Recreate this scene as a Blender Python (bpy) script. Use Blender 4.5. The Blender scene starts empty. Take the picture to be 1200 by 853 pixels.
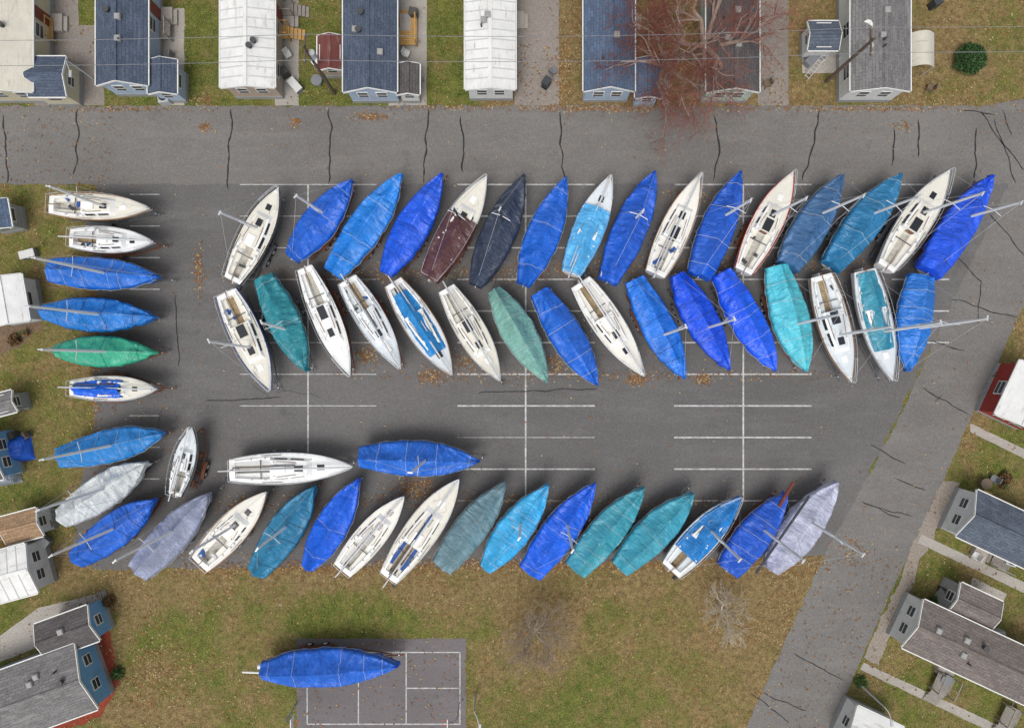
import bpy, math, random
import numpy as np
from mathutils import Vector, noise, Matrix
random.seed(7)
S=0.07; CX,CY=600.0,426.5; H=56.0
scn=bpy.context.scene
def W(px,py,z=0.0):
    k=(H-z)/H
    return ((px-CX)*S*k, -(py-CY)*S*k)
def lin(c):
    return tuple(((x/255)/12.92 if x/255<=0.04045 else ((x/255+0.055)/1.055)**2.4) for x in c)
def nz(x,y,z=0.0): return noise.noise(Vector((x,y,z)))

# ------------------------------------------------------------ materials
class NT:
    def __init__(s,name):
        s.m=bpy.data.materials.new(name); s.m.use_nodes=True
        s.t=s.m.node_tree; s.b=s.t.nodes["Principled BSDF"]
        tc=s.t.nodes.new("ShaderNodeTexCoord"); oi=s.t.nodes.new("ShaderNodeObjectInfo")
        mu=s.t.nodes.new("ShaderNodeMath"); mu.operation='MULTIPLY'; mu.inputs[1].default_value=73.0
        s.t.links.new(oi.outputs['Random'],mu.inputs[0])
        ad=s.t.nodes.new("ShaderNodeVectorMath"); ad.operation='ADD'
        s.t.links.new(tc.outputs['Object'],ad.inputs[0]); s.t.links.new(mu.outputs[0],ad.inputs[1])
        s.vec=ad.outputs[0]; s.raw=tc.outputs['Object']
    def L(s,a,b): s.t.links.new(a,b)
    def noise(s,scale,detail=4,rough=.6,vec=None,stretch=None):
        n=s.t.nodes.new("ShaderNodeTexNoise"); n.inputs['Scale'].default_value=scale
        n.inputs['Detail'].default_value=detail; n.inputs['Roughness'].default_value=rough
        v=vec or s.vec
        if stretch:
            mp=s.t.nodes.new("ShaderNodeMapping"); mp.inputs['Scale'].default_value=stretch
            s.L(v,mp.inputs[0]); v=mp.outputs[0]
        s.L(v,n.inputs['Vector']); return n.outputs['Fac']
    def ramp(s,fac,p0,p1):
        r=s.t.nodes.new("ShaderNodeMapRange"); r.inputs[1].default_value=p0; r.inputs[2].default_value=p1
        s.L(fac,r.inputs[0]); return r.outputs[0]
    def mix(s,fac,a,b,mode='MIX'):
        m=s.t.nodes.new("ShaderNodeMix"); m.data_type='RGBA'; m.blend_type=mode
        if isinstance(fac,(int,float)): m.inputs[0].default_value=fac
        else: s.L(fac,m.inputs[0])
        for v,i in ((a,6),(b,7)):
            if isinstance(v,tuple): m.inputs[i].default_value=(v[0],v[1],v[2],1)
            else: s.L(v,m.inputs[i])
        return m.outputs[2]
    def bump(s,h,strength,dist=.05,prev=None):
        b=s.t.nodes.new("ShaderNodeBump"); b.inputs['Strength'].default_value=strength
        b.inputs['Distance'].default_value=dist; s.L(h,b.inputs['Height'])
        if prev: s.L(prev,b.inputs['Normal'])
        return b.outputs[0]
    def fin(s,col,rough=.7,bump=None,metal=0,spec=.5):
        if isinstance(col,tuple): s.b.inputs['Base Color'].default_value=(*col,1)
        else: s.L(col,s.b.inputs['Base Color'])
        s.b.inputs['Roughness'].default_value=rough; s.b.inputs['Metallic'].default_value=metal
        s.b.inputs['Specular IOR Level'].default_value=spec
        if bump: s.L(bump,s.b.inputs['Normal'])
        return s.m
def dk(c,f): return tuple(max(0,min(1,x*f)) for x in c)
_mc={}
def mat(name,rgb,rough=.6,var=.15,scale=2.5,bump=.0,bscale=20,metal=0,spec=.4):
    if name in _mc: return _mc[name]
    c=lin(rgb); n=NT(name)
    col=n.mix(n.ramp(n.noise(scale,4,.7),.3,.7),dk(c,1-var),dk(c,1+var))
    if var>.12: col=n.mix(n.ramp(n.noise(scale*9,2,.7),.45,.8),col,dk(c,1-1.6*var))
    b=n.bump(n.noise(bscale,1),bump,.03) if bump>.3 else None
    m=n.fin(col,rough,b,metal,spec); _mc[name]=m; return m
def tarp_mat(name,rgb,rough=.4):
    c=lin(rgb); n=NT(name)
    a=n.noise(.7,3,.6); col=n.mix(n.ramp(a,.3,.7),dk(c,.80),dk(c,1.12))
    g=sum(c)/3; lt=tuple(min(1,x*1.25+.12*g+.03) for x in c)
    col=n.mix(n.ramp(n.noise(1.5,4,.7,stretch=(1.5,.5,1)),.54,.76),col,lt)
    br=n.t.nodes.new("ShaderNodeTexBrick"); br.inputs['Scale'].default_value=1.0
    br.inputs['Brick Width'].default_value=40.; br.inputs['Row Height'].default_value=1.75; br.inputs['Mortar Size'].default_value=.022; br.inputs['Mortar Smooth'].default_value=.4
    mp=n.t.nodes.new("ShaderNodeMapping"); mp.inputs['Rotation'].default_value=(0,0,math.pi/2); n.L(n.vec,mp.inputs[0]); n.L(mp.outputs[0],br.inputs['Vector'])
    mm=n.t.nodes.new("ShaderNodeMath"); mm.operation='MULTIPLY'; mm.inputs[1].default_value=.45; n.L(br.outputs['Fac'],mm.inputs[0])
    col=n.mix(mm.outputs[0],col,dk(c,.5))
    col=n.mix(n.ramp(n.noise(9,2,.75),.66,.76),col,n.mix(.5,dk(c,.6),lin((110,92,66))))
    b=n.bump(n.noise(1.7,4,.62,stretch=(1.9,.6,1)),.95,.22)
    return n.fin(col,rough,b,0,.7)
def asphalt(name,base,road=False):
    n=NT(name); c=lin(base)
    col=n.mix(n.ramp(n.noise(.07,4,.6),.33,.67),dk(c,.82),dk(c,1.16))
    col=n.mix(n.ramp(n.noise(.6,4,.75,stretch=(.2,1,1)),.48,.78),col,dk(c,1.3))
    col=n.mix(n.ramp(n.noise(.5,4,.7),.6,.74),col,dk(c,.76))
    col=n.mix(n.ramp(n.noise(6,4,.9),.32,.68),n.mix(.7,col,dk(c,.62)),col)
    col=n.mix(n.ramp(n.noise(21,1,.8),.58,.75),col,dk(c,1.9))
    return n.fin(col,.9,None,0,.25)
def paint_mat():
    n=NT("road_paint")
    col=n.mix(n.ramp(n.noise(3,5,.8),.42,.72),lin((200,200,198)),lin((116,113,112)))
    return n.fin(col,.8,None,0,.2)
def grass_mat():
    n=NT("grass")
    at=n.t.nodes.new("ShaderNodeAttribute"); at.attribute_name="brown"
    fac=at.outputs['Fac']
    ad=n.t.nodes.new("ShaderNodeMath"); ad.operation='ADD'
    n.L(fac,ad.inputs[0]); 
    sb=n.t.nodes.new("ShaderNodeMath"); sb.operation='MULTIPLY_ADD'; sb.inputs[1].default_value=3.8; sb.inputs[2].default_value=-1.84
    n.L(n.noise(.34,8,.8),sb.inputs[0]); n.L(sb.outputs[0],ad.inputs[1])
    g=n.mix(n.ramp(n.noise(1.6,5,.8),.35,.65),lin((70,88,34)),lin((120,126,58)))
    b=n.mix(n.ramp(n.noise(2.3,5,.8),.35,.65),lin((106,86,60)),lin((162,140,98)))
    col=n.mix(n.ramp(ad.outputs[0],.1,.9),g,b)
    col=n.mix(n.ramp(n.noise(8,3,.9),.38,.62),n.mix(1.0,col,(.55,.53,.50),'MULTIPLY'),col)
    col=n.mix(n.ramp(n.noise(21,1,.8),.57,.74),col,lin((176,164,116)))
    return n.fin(col,.95,n.bump(n.noise(7,2,.85),1.0,.1),0,.1)
def shingle(name,rgb):
    n=NT(name); c=lin(rgb)
    br=n.t.nodes.new("ShaderNodeTexBrick"); br.inputs['Scale'].default_value=1.0
    br.inputs['Brick Width'].default_value=.55; br.inputs['Row Height'].default_value=.22; br.inputs['Mortar Size'].default_value=.018
    br.inputs['Color1'].default_value=(*dk(c,.78),1); br.inputs['Color2'].default_value=(*dk(c,1.25),1); br.inputs['Mortar'].default_value=(*dk(c,.5),1)
    n.L(n.vec,br.inputs['Vector'])
    col=n.mix(n.ramp(n.noise(.5,4,.7),.35,.7),br.outputs['Color'],n.mix(.5,br.outputs['Color'],dk(c,.65)))
    col=n.mix(n.ramp(n.noise(1.1,3,.7,stretch=(.3,2,1)),.55,.8),col,dk(c,1.5))
    col=n.mix(n.ramp(n.noise(10,2,.8),.5,.8),col,dk(c,1.7))
    return n.fin(col,.9,None,0,.2)
def metalroof(name,rgb):
    n=NT(name); c=lin(rgb)
    col=n.mix(n.ramp(n.noise(.6,4,.75),.35,.7),dk(c,.86),dk(c,1.04))
    col=n.mix(n.ramp(n.noise(1.3,4,.8,stretch=(.4,2.2,1)),.55,.8),col,lin((150,140,126)))
    return n.fin(col,.5,None,0,.4)
def siding(name,rgb):
    n=NT(name); c=lin(rgb)
    wv=n.t.nodes.new("ShaderNodeTexWave"); wv.bands_direction='Z'; wv.inputs['Scale'].default_value=1.6; wv.wave_profile='SAW'
    n.L(n.raw,wv.inputs['Vector'])
    col=n.mix(n.ramp(wv.outputs['Fac'],.0,.2),dk(c,.6),c)
    col=n.mix(n.ramp(n.noise(1.5,3),.5,.75),col,dk(c,.8))
    return n.fin(col,.6,None,0,.3)

# ------------------------------------------------------------ mesh builder
class MB:
    def __init__(s): s.v=[];s.f=[];s.m=[]
    def add(s,vs,fs,mi=0):
        o=len(s.v); s.v.extend(vs); s.f.extend([tuple(i+o for i in f) for f in fs])
        if isinstance(mi,int): s.m.extend([mi]*len(fs))
        else: s.m.extend(mi)
    def box(s,c,d,mi=0,rot=0,ch=0.0):
        x,y,z=c; a,b,h=d[0]/2,d[1]/2,d[2]/2; cr,sr=math.cos(rot),math.sin(rot)
        if ch<=0:
            P=[(-a,-b,-h),(a,-b,-h),(a,b,-h),(-a,b,-h),(-a,-b,h),(a,-b,h),(a,b,h),(-a,b,h)]
            F=[(3,2,1,0),(4,5,6,7),(0,1,5,4),(1,2,6,5),(2,3,7,6),(3,0,4,7)]
        else:
            P=[(-a,-b,-h),(a,-b,-h),(a,b,-h),(-a,b,-h),(-a,-b,h-ch),(a,-b,h-ch),(a,b,h-ch),(-a,b,h-ch),
               (-a+ch,-b+ch,h),(a-ch,-b+ch,h),(a-ch,b-ch,h),(-a+ch,b-ch,h)]
            F=[(3,2,1,0),(8,9,10,11)]+[(i,(i+1)%4,4+(i+1)%4,4+i) for i in range(4)]+[(4+i,4+(i+1)%4,8+(i+1)%4,8+i) for i in range(4)]
        s.add([(x+p[0]*cr-p[1]*sr,y+p[0]*sr+p[1]*cr,z+p[2]) for p in P],F,mi)
    def tube(s,pts,r,mi=0,n=6,cap=True):
        pts=[Vector(p) for p in pts]; N=len(pts); vs=[];fs=[]
        if not isinstance(r,(list,tuple)): r=[r]*N
        for i,p in enumerate(pts):
            d=(pts[min(i+1,N-1)]-pts[max(i-1,0)])
            if d.length<1e-6: d=Vector((0,0,1))
            d.normalize(); up=Vector((0,0,1)) if abs(d.z)<.9 else Vector((1,0,0))
            a=d.cross(up).normalized(); b=a.cross(d)
            for k in range(n):
                an=2*math.pi*k/n; q=p+a*math.cos(an)*r[i]+b*math.sin(an)*r[i]; vs.append((q.x,q.y,q.z))
        for i in range(N-1):
            for k in range(n):
                k2=(k+1)%n; fs.append((i*n+k,i*n+k2,(i+1)*n+k2,(i+1)*n+k))
        if cap: fs.append(tuple(range(n-1,-1,-1))); fs.append(tuple((N-1)*n+k for k in range(n)))
        s.add(vs,fs,mi)
    def cyl(s,c,r,h,mi=0,n=14,axis='z',r2=None):
        x,y,z=c; d={'z':(0,0,h/2),'y':(0,h/2,0),'x':(h/2,0,0)}[axis]
        s.tube([(x-d[0],y-d[1],z-d[2]),(x+d[0],y+d[1],z+d[2])],[r,r if r2 is None else r2],mi,n)
    def obj(s,name,mats,parent=None,loc=None,rz=0,smooth=True,ang=35):
        me=bpy.data.meshes.new(name); me.from_pydata(s.v,[],s.f)
        for m in mats: me.materials.append(m)
        me.polygons.foreach_set('material_index',s.m)
        if smooth:
            me.polygons.foreach_set('use_smooth',[True]*len(s.f)); me.update()
            me.set_sharp_from_angle(angle=math.radians(ang))
        me.update()
        o=bpy.data.objects.new(name,me); scn.collection.objects.link(o)
        if parent: o.parent=parent
        if loc: o.location=loc
        o.rotation_euler[2]=rz
        return o
def empty(name,x,y,rz=0,z=0):
    o=bpy.data.objects.new(name,None); o.location=(x,y,z); o.rotation_euler[2]=rz
    o.empty_display_size=.5; scn.collection.objects.link(o); return o

# ------------------------------------------------------------ ground
grassM=grass_mat(); lotM=asphalt("asphalt_lot",(106,104,103)); roadM=asphalt("asphalt_road",(118,115,112)); paintM=paint_mat()
tarM=mat("tar_seal",(42,41,42),.7,.2,3)
concM=asphalt("concrete",(166,160,152)); conc2M=asphalt("old_concrete",(138,130,123)); courtM=asphalt("court_asphalt",(112,107,108))
def sm(x,a,b):
    t=max(0,min(1,(x-a)/(b-a))); return t*t*(3-2*t)
def brown(px,py):
    v=.48
    if py>640 and 60<px<980:
        v=.44+.50*(1-sm(py,655,745))
        v+=.5*(1-sm(math.hypot(px-628,(py-745)),20,75))
        v+=.35*(1-sm(math.hypot(px-860,(py-730)),20,70))
        v+=.35*sm(px,760,920)
        v+=.3*(1-sm(abs(px-180),0,90))*sm(py,740,800)
        v-=.40*(1-sm(math.hypot((px-400)/2.2,(py-725)),10,55))
        v-=.35*(1-sm(math.hypot((px-700)/2,(py-830)),10,45))
        v-=.25*(1-sm(math.hypot((px-230)/1.5,(py-740)),10,45))
    elif px<150: v=.42+.3*sm(px,60,110)-.1*sm(py,430,500)
    if py<130:
        if px<120: v=.1
        elif px<300: v=.05
        elif px<420: v=.2
        elif px<560: v=.1
        elif px<900: v=.9
        else: v=.70+.15*math.sin(px*.03)
    if px>980 and py>340: v=.25+.5*(1-sm(py,340,480))+.3*sm(math.sin(px*.05+py*.04),0,1)
    return v
def axis(lo,hi,step,far):
    a=list(np.arange(lo,hi+1e-6,step)); 
    return [-far,-far*.5,lo-30]+a+[hi+30,far*.5,far]
xs=axis(-48,48,.5,600); ys=axis(-34,34,.5,600)
vs=[(x,y,0.0) for y in ys for x in xs]; nx=len(xs)
fs=[(j*nx+i,j*nx+i+1,(j+1)*nx+i+1,(j+1)*nx+i) for j in range(len(ys)-1) for i in range(nx-1)]
mb=MB(); mb.add(vs,fs,0); g=mb.obj("grass_ground",[grassM],smooth=False)
at=g.data.attributes.new("brown",'FLOAT','POINT')
at.data.foreach_set('value',[brown(x/S+CX,-y/S+CY) for x,y,_ in vs])

def sheet(name,pts,z,m,jit=.12,px=True,step=.35):
    P=[W(*p) if px else p for p in pts]; out=[]
    for i in range(len(P)):
        a=Vector(P[i]); b=Vector(P[(i+1)%len(P)]); L=(b-a).length; n=max(1,int(L/step)) if jit>0 else 1
        n=min(n,400)
        d=(b-a)/max(L,1e-6); nr=Vector((-d.y,d.x))
        for k in range(n):
            q=a+(b-a)*k/n; 
            if k>0: q=q+nr*(jit*(nz(q.x*.9,q.y*.9,3)+.8*nz(q.x*3,q.y*3,8)))
            out.append((q.x,q.y,z))
    mb=MB(); mb.add(out,[tuple(range(len(out)))],0); return mb.obj(name,[m],smooth=False)
sheet("parking_lot",[(112,205),(110,500),(96,560),(84,640),(112,668),(190,666),(400,664),(700,659),(972,650),(1190,205)],.004,lotM,.2)
sheet("road",[(-900,125),(-900,216),(1182,216),(1120,345),(1050,498),(966,650),(874,853),(700,1250),(812,1250),(975,853),(1010,770),(1044,693),(1078,620),(1112,548),(1142,480),(1172,420),(1203,350),(1262,216),(2100,150),(2100,60),(1230,110),(1160,124)],.008,roadM,.14)
drv=[[(40,-300),(40,30),(92,30),(92,-300)],[(40,30),(40,124),(122,124),(122,30)],[(190,10),(190,124),(216,124),(216,10)],
 [(322,-300),(322,124),(350,124),(350,-300)],[(455,-300),(455,124),(500,124),(500,-300)],[(603,-300),(603,124),(655,124),(655,-300)],
 [(776,60),(776,124),(784,124),(784,60)],[(888,-300),(888,124),(924,124),(924,-300)],[(940,60),(940,86),(992,86),(992,60)]]
for i,d in enumerate(drv): sheet("driveway",d,.0042,conc2M if i in(0,1,5,7) else concM,.05)
for d in [[(1137,496),(1137,506),(1230,552),(1230,540)],[(1080,626),(1076,636),(1250,718),(1252,706)],[(1012,776),(1008,784),(1180,866),(1184,856)],
          [(0,745),(0,775),(60,752),(118,706),(112,696),(45,712)]]:
    sheet("footpath",d,.0045,concM,.04)
sheet("footpath",[(1140,676),(1180,696),(1150,760),(1120,744)],.0055,concM,.04)
sheet("court",[(348,748),(348,900),(546,900),(546,748)],.004,courtM,.05)
mulchM=mat("mulch",(140,62,42),.95,.35,3,.8,10)
sheet("mulch_bed",[(108,712),(124,718),(134,770),(140,800),(118,840),(60,860),(60,850),(110,815),(120,775),(104,735)],.006,mulchM,.25)
sheet("gravel_bed",[(1098,560),(1125,566),(1075,665),(1030,780),(1012,770),(1050,690)],.003,mat("gravel",(150,140,130),.95,.4,9,.8,16),.3)
sheet("gravel_bed",[(20,330),(44,322),(50,385),(0,420),(0,380)],.003,mat("dirt",(118,98,78),.95,.4,5,.8,16),.3)

# painted lines
mb=MB()
def line(x0,y0,x1,y1,w=.10,z=.012):
    a=Vector(W(x0,y0)); b=Vector(W(x1,y1)); d=(b-a); n=max(1,int(d.length/1.0)); d.normalize(); nr=Vector((-d.y,d.x))*w/2
    vs=[];
    for k in range(n+1):
        q=a+(b-a)*k/n; ww=1+.15*nz(q.x*2,q.y*2,1)
        vs+=[(q.x-nr.x*ww,q.y-nr.y*ww,z),(q.x+nr.x*ww,q.y+nr.y*ww,z)]
    mb.add(vs,[(2*k,2*k+2,2*k+3,2*k+1) for k in range(n)],0)
for i in range(11):
    y=216.5+37*i
    for (x0,x1) in ((281,441),(536,697),(790,951),(1045,1112)):
        if x0==1045 and i>5: continue
        if x0==281 and i>7: continue
        if x0==536 and i in(8,10): w=.05
        else: w=.07 if x0==281 else .12
        line(x0,y,x1,y,w)
for i in range(10): line(152,228+37.0*i,187,228+37.0*i,.08)
for x,y0,y1 in ((361,216,540),(616,216,586),(871,216,586)): line(x,y0,x,y1,.13,.0135)
mb.obj("lane_marking",[paintM],smooth=False)
mb=MB()
for l in ((360,764,540,764),(360,848,540,848),(360,764,360,848),(539,764,539,848),(420,764,420,848),(476,764,476,848),(476,806,539,806)): line(*l,w=.09,z=.0085)
mb.obj("court_marking",[paintM],smooth=False)

# tar cracks
mb=MB()
def crack(pts,w=.07,wig=.16):
    P=[Vector(W(*p)) for p in pts]; seq=[]
    for a,b in zip(P,P[1:]):
        n=max(2,int((b-a).length/.3))
        for k in range(n): seq.append(a+(b-a)*k/n)
    seq.append(P[-1]); vs=[]
    for i,q in enumerate(seq):
        d=(seq[min(i+1,len(seq)-1)]-seq[max(0,i-1)]).normalized(); nr=Vector((-d.y,d.x))
        c=q+nr*(wig*nz(q.x*.8+5,q.y*.8,9)+.05*nz(q.x*4,q.y*4)); ww=w/2*(1+.7*nz(q.x*3,q.y*3,4)); 
        if i in(0,len(seq)-1): ww*=.3
        vs+=[(c.x-nr.x*ww,c.y-nr.y*ww,.0165),(c.x+nr.x*ww,c.y+nr.y*ww,.0165)]
    mb.add(vs,[(2*k,2*k+2,2*k+3,2*k+1) for k in range(len(seq)-1)],0)
for c in [[(4,135),(9,215)],[(92,128),(88,205)],[(271,128),(266,222)],[(387,128),(386,216)],[(502,128),(497,216)],[(541,136),(542,202)],[(657,130),(661,222)],
 [(837,135),(841,180),(835,212)],[(962,125),(950,180),(940,212)],[(1049,150),(1045,195)],[(1075,140),(1076,185)],[(1143,150),(1144,210)]]: crack(c,.12,.3)
for c in [[(1165,140),(1190,215)],[(1175,130),(1185,160)],
 [(1150,130),(1175,170),(1200,200)],[(1128,128),(1165,135)],[(1080,455),(1136,486)],[(1095,470),(1105,462)],[(1010,588),(1055,608)],[(1030,596),(1068,604)],[(1048,560),(1085,575)],[(930,765),(988,797)],[(893,812),(945,832)],
 [(1080,240),(1110,236)],[(1115,350),(1190,372)],[(1090,400),(1130,412)],[(1120,300),(1150,330),(1145,380)],[(1160,250),(1200,300)],
 [(880,812),(925,846)],[(1020,520),(1060,545)],[(205,345),(210,430)],[(560,460),(700,455)],[(240,470),(330,466)]]:
    crack(c,.08)
for i in range(16):
    x=random.uniform(150,1080); y=random.uniform(225,640); a=random.uniform(0,6.28); l=random.uniform(20,60)
    crack([(x,y),(x+math.cos(a)*l,y+math.sin(a)*l*.6)],.03,.3)
mb.obj("pavement_crack",[tarM],smooth=False)

# ------------------------------------------------------------ boats
def cat(ts,vs):
    def f(t):
        t=max(ts[0],min(ts[-1],t)); i=0
        while i<len(ts)-2 and t>ts[i+1]: i+=1
        h=ts[i+1]-ts[i]; u=(t-ts[i])/h
        def sl(j):
            a=max(0,j-1); b=min(len(ts)-1,j+1); return (vs[b]-vs[a])/(ts[b]-ts[a])
        m0,m1=sl(i)*h,sl(i+1)*h
        return (2*u**3-3*u*u+1)*vs[i]+(u**3-2*u*u+u)*m0+(-2*u**3+3*u*u)*vs[i+1]+(u**3-u*u)*m1
    return f
HW=[cat([0,.1,.25,.42,.58,.72,.84,.93,1],[.60,.74,.92,1,.975,.83,.58,.31,.02]),
    cat([0,.1,.25,.42,.58,.72,.84,.93,1],[.70,.83,.96,1,.94,.78,.53,.28,.02]),
    cat([0,.08,.22,.4,.58,.72,.84,.93,1],[.40,.60,.87,1,.95,.78,.53,.28,.02])]
def sheer(t): return 2.12+.38*t*t+.10*(1-t)**2
whiteM=mat("gelcoat_white",(236,236,233),.3,.03,1.2,.0,spec=.5)
deckMs=[mat("nonskid_a",(226,223,214),.7,.05,3),mat("nonskid_b",(216,212,200),.7,.06,3),mat("nonskid_c",(228,229,228),.7,.05,3),mat("nonskid_d",(208,215,220),.7,.06,3)]
soleM=mat("cockpit_sole",(186,182,172),.8,.25,3)
soleM2=mat("cockpit_sole_leafy",(160,140,110),.9,.4,4)
winM=mat("smoked_acrylic",(32,36,42),.15,.1,2,0,spec=.6)
alumM=mat("aluminium",(200,202,204),.4,.06,2,0,metal=.2)
mastwM=mat("mast_white",(232,232,230),.4,.04,2,0)
mastdM=mat("mast_dark",(60,62,68),.5,.1,2,0)
teakM=mat("teak",(128,88,56),.7,.2,4)
ropeM=mat("rope",(196,198,196),.9,.1,5,0)
steelM=mat("trailer_steel",(92,94,98),.6,.25,3)
rustM=mat("trailer_rust",(112,70,50),.8,.3,3)
tyreM=mat("tyre_rubber",(30,30,31),.85,.15,6)
antiMs=[mat("antifoul_blue",(30,50,96),.8,.15),mat("antifoul_red",(112,40,36),.8,.15),mat("antifoul_black",(36,38,42),.8,.15),mat("antifoul_green",(34,84,70),.8,.15)]
stripeMs={k:mat("stripe_"+k,v,.4,.08) for k,v in dict(blue=(34,60,128),red=(168,36,34),black=(44,44,50),white=(220,220,218),teak=(144,108,76),grey=(160,162,166),teal=(40,120,130)).items()}
def build_hull(par,L,B,f,deckM,stripe,anti,rng,cab=(.36,.68),cov=False):
    mb=MB(); st=[]
    c0,c1=cab; hs=.15 if cov else 1.0
    def P(t,zone):
        w=B/2*f(t); z=sheer(t); dep=1-.55*t**3
        def dz(y): return z+.07*hs*(1-(y/max(w,.01))**2)
        if zone=='d':
            b=.66*w; ys_=[0,.2*b,.22*b,.8*b,.92*b,.97*b,b]
            pr=[(y,dz(y)) for y in ys_]
        elif zone=='c':
            u=(t-c0)/(c1-c0); h=(.42-.14*u)*hs; b=w*(.68-.12*u)
            pr=[(0,z+h+.10*hs),(.3*b,z+h+.09*hs),(.32*b,z+h+.088*hs),(.72*b,z+h+.05*hs),(.86*b,z+h+.02*hs),(.92*b,z+h-.03*hs),(b+.03,z+.03*hs)]
        else:
            b=.70*w; a=min(.30,.3*w)
            pr=[(0,z-.55),(a,z-.55),(a+.02,z-.14),(b-.12,z-.12),(b-.06,z+.17*hs),(b+.05,z+.17*hs),(b+.10,z+.02*hs)]
        e=max(w-.06,w*.8)
        pr+=[(e,z+.0),(e+.01,z+.06*hs),(w,z+.06*hs),(w+.012,z-.04),(w*.995,z-.12),(w*.99,z-.2),(w*(.93-.1*t),z-.55*dep),(w*(.75-.25*t),z-.95*dep),(w*.35*(1-.4*t),z-1.28*dep),(0,z-1.36*dep)]
        return [(t*L,y,zz) for y,zz in pr]
    for t in (0,.02,.045): st.append((t,'d'))
    for t in np.linspace(.046,c0-.002,8): st.append((t,'k'))
    for t in np.linspace(c0,c1-.035,12): st.append((t,'c'))
    st.append((c1,'d'))
    for t in np.linspace(c1+.02,.985,12): st.append((t,'d'))
    st.append((1.0,'d'))
    prof=[P(t,z) for t,z in st]; K=len(prof[0]); vs=[];fs=[];ms=[]
    for pr in prof:
        vs+=[(x,y,z) for x,y,z in pr]; vs+=[(x,-y,z) for x,y,z in pr]
    for i in range(len(st)-1):
        za,zb=st[i][1],st[i+1][1]; tm=(st[i][0]+st[i+1][0])/2
        for j in range(K-1):
            if j<6:
                if za!=zb: m=0
                elif za=='k': m=3 if j<1 else (1 if j==2 else 0)
                elif za=='c': m=(1 if j<3 else 0)
                else: m=1 if .05<tm<.95 else 0
                if za=='c' and zb=='c' and j==5:
                    u=(tm-c0)/(c1-c0); m=5 if (.12<u<.42 or .52<u<.82) else 0
            elif j==6: m=1 if .05<tm<.93 else 0
            elif j in(7,8,9): m=2
            elif j==10: m=0
            elif j==11: m=2
            elif j<14: m=0
            else: m=4
            a=i*2*K+j; b=(i+1)*2*K+j
            fs.append((a,b,b+1,a+1)); ms.append(m)
            a+=K;b+=K; fs.append((a,a+1,b+1,b)); ms.append(m)
    fs.append(tuple(list(range(K))+[K+j for j in range(K-1,-1,-1)])); ms.append(0)
    mb.add(vs,fs,ms)
    kx=.45*L; kl=.22*L
    mb.add([(kx-kl/2,-.09,1.1),(kx+kl/2,-.05,1.1),(kx+kl/2,.05,1.1),(kx-kl/2,.09,1.1),(kx-kl*.45,-.12,.38),(kx+kl*.3,-.06,.38),(kx+kl*.3,.06,.38),(kx-kl*.45,.12,.38)],
      [(4,5,6,7),(0,1,5,4),(1,2,6,5),(2,3,7,6),(3,0,4,7)],4)
    mb.box((-.12,0,1.35),(.22,.05,1.3),0)
    mb.obj("hull_and_deck",[whiteM,deckM,stripe,soleM if rng.random()<.7 else soleM2,anti,winM],par,ang=28)
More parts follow.
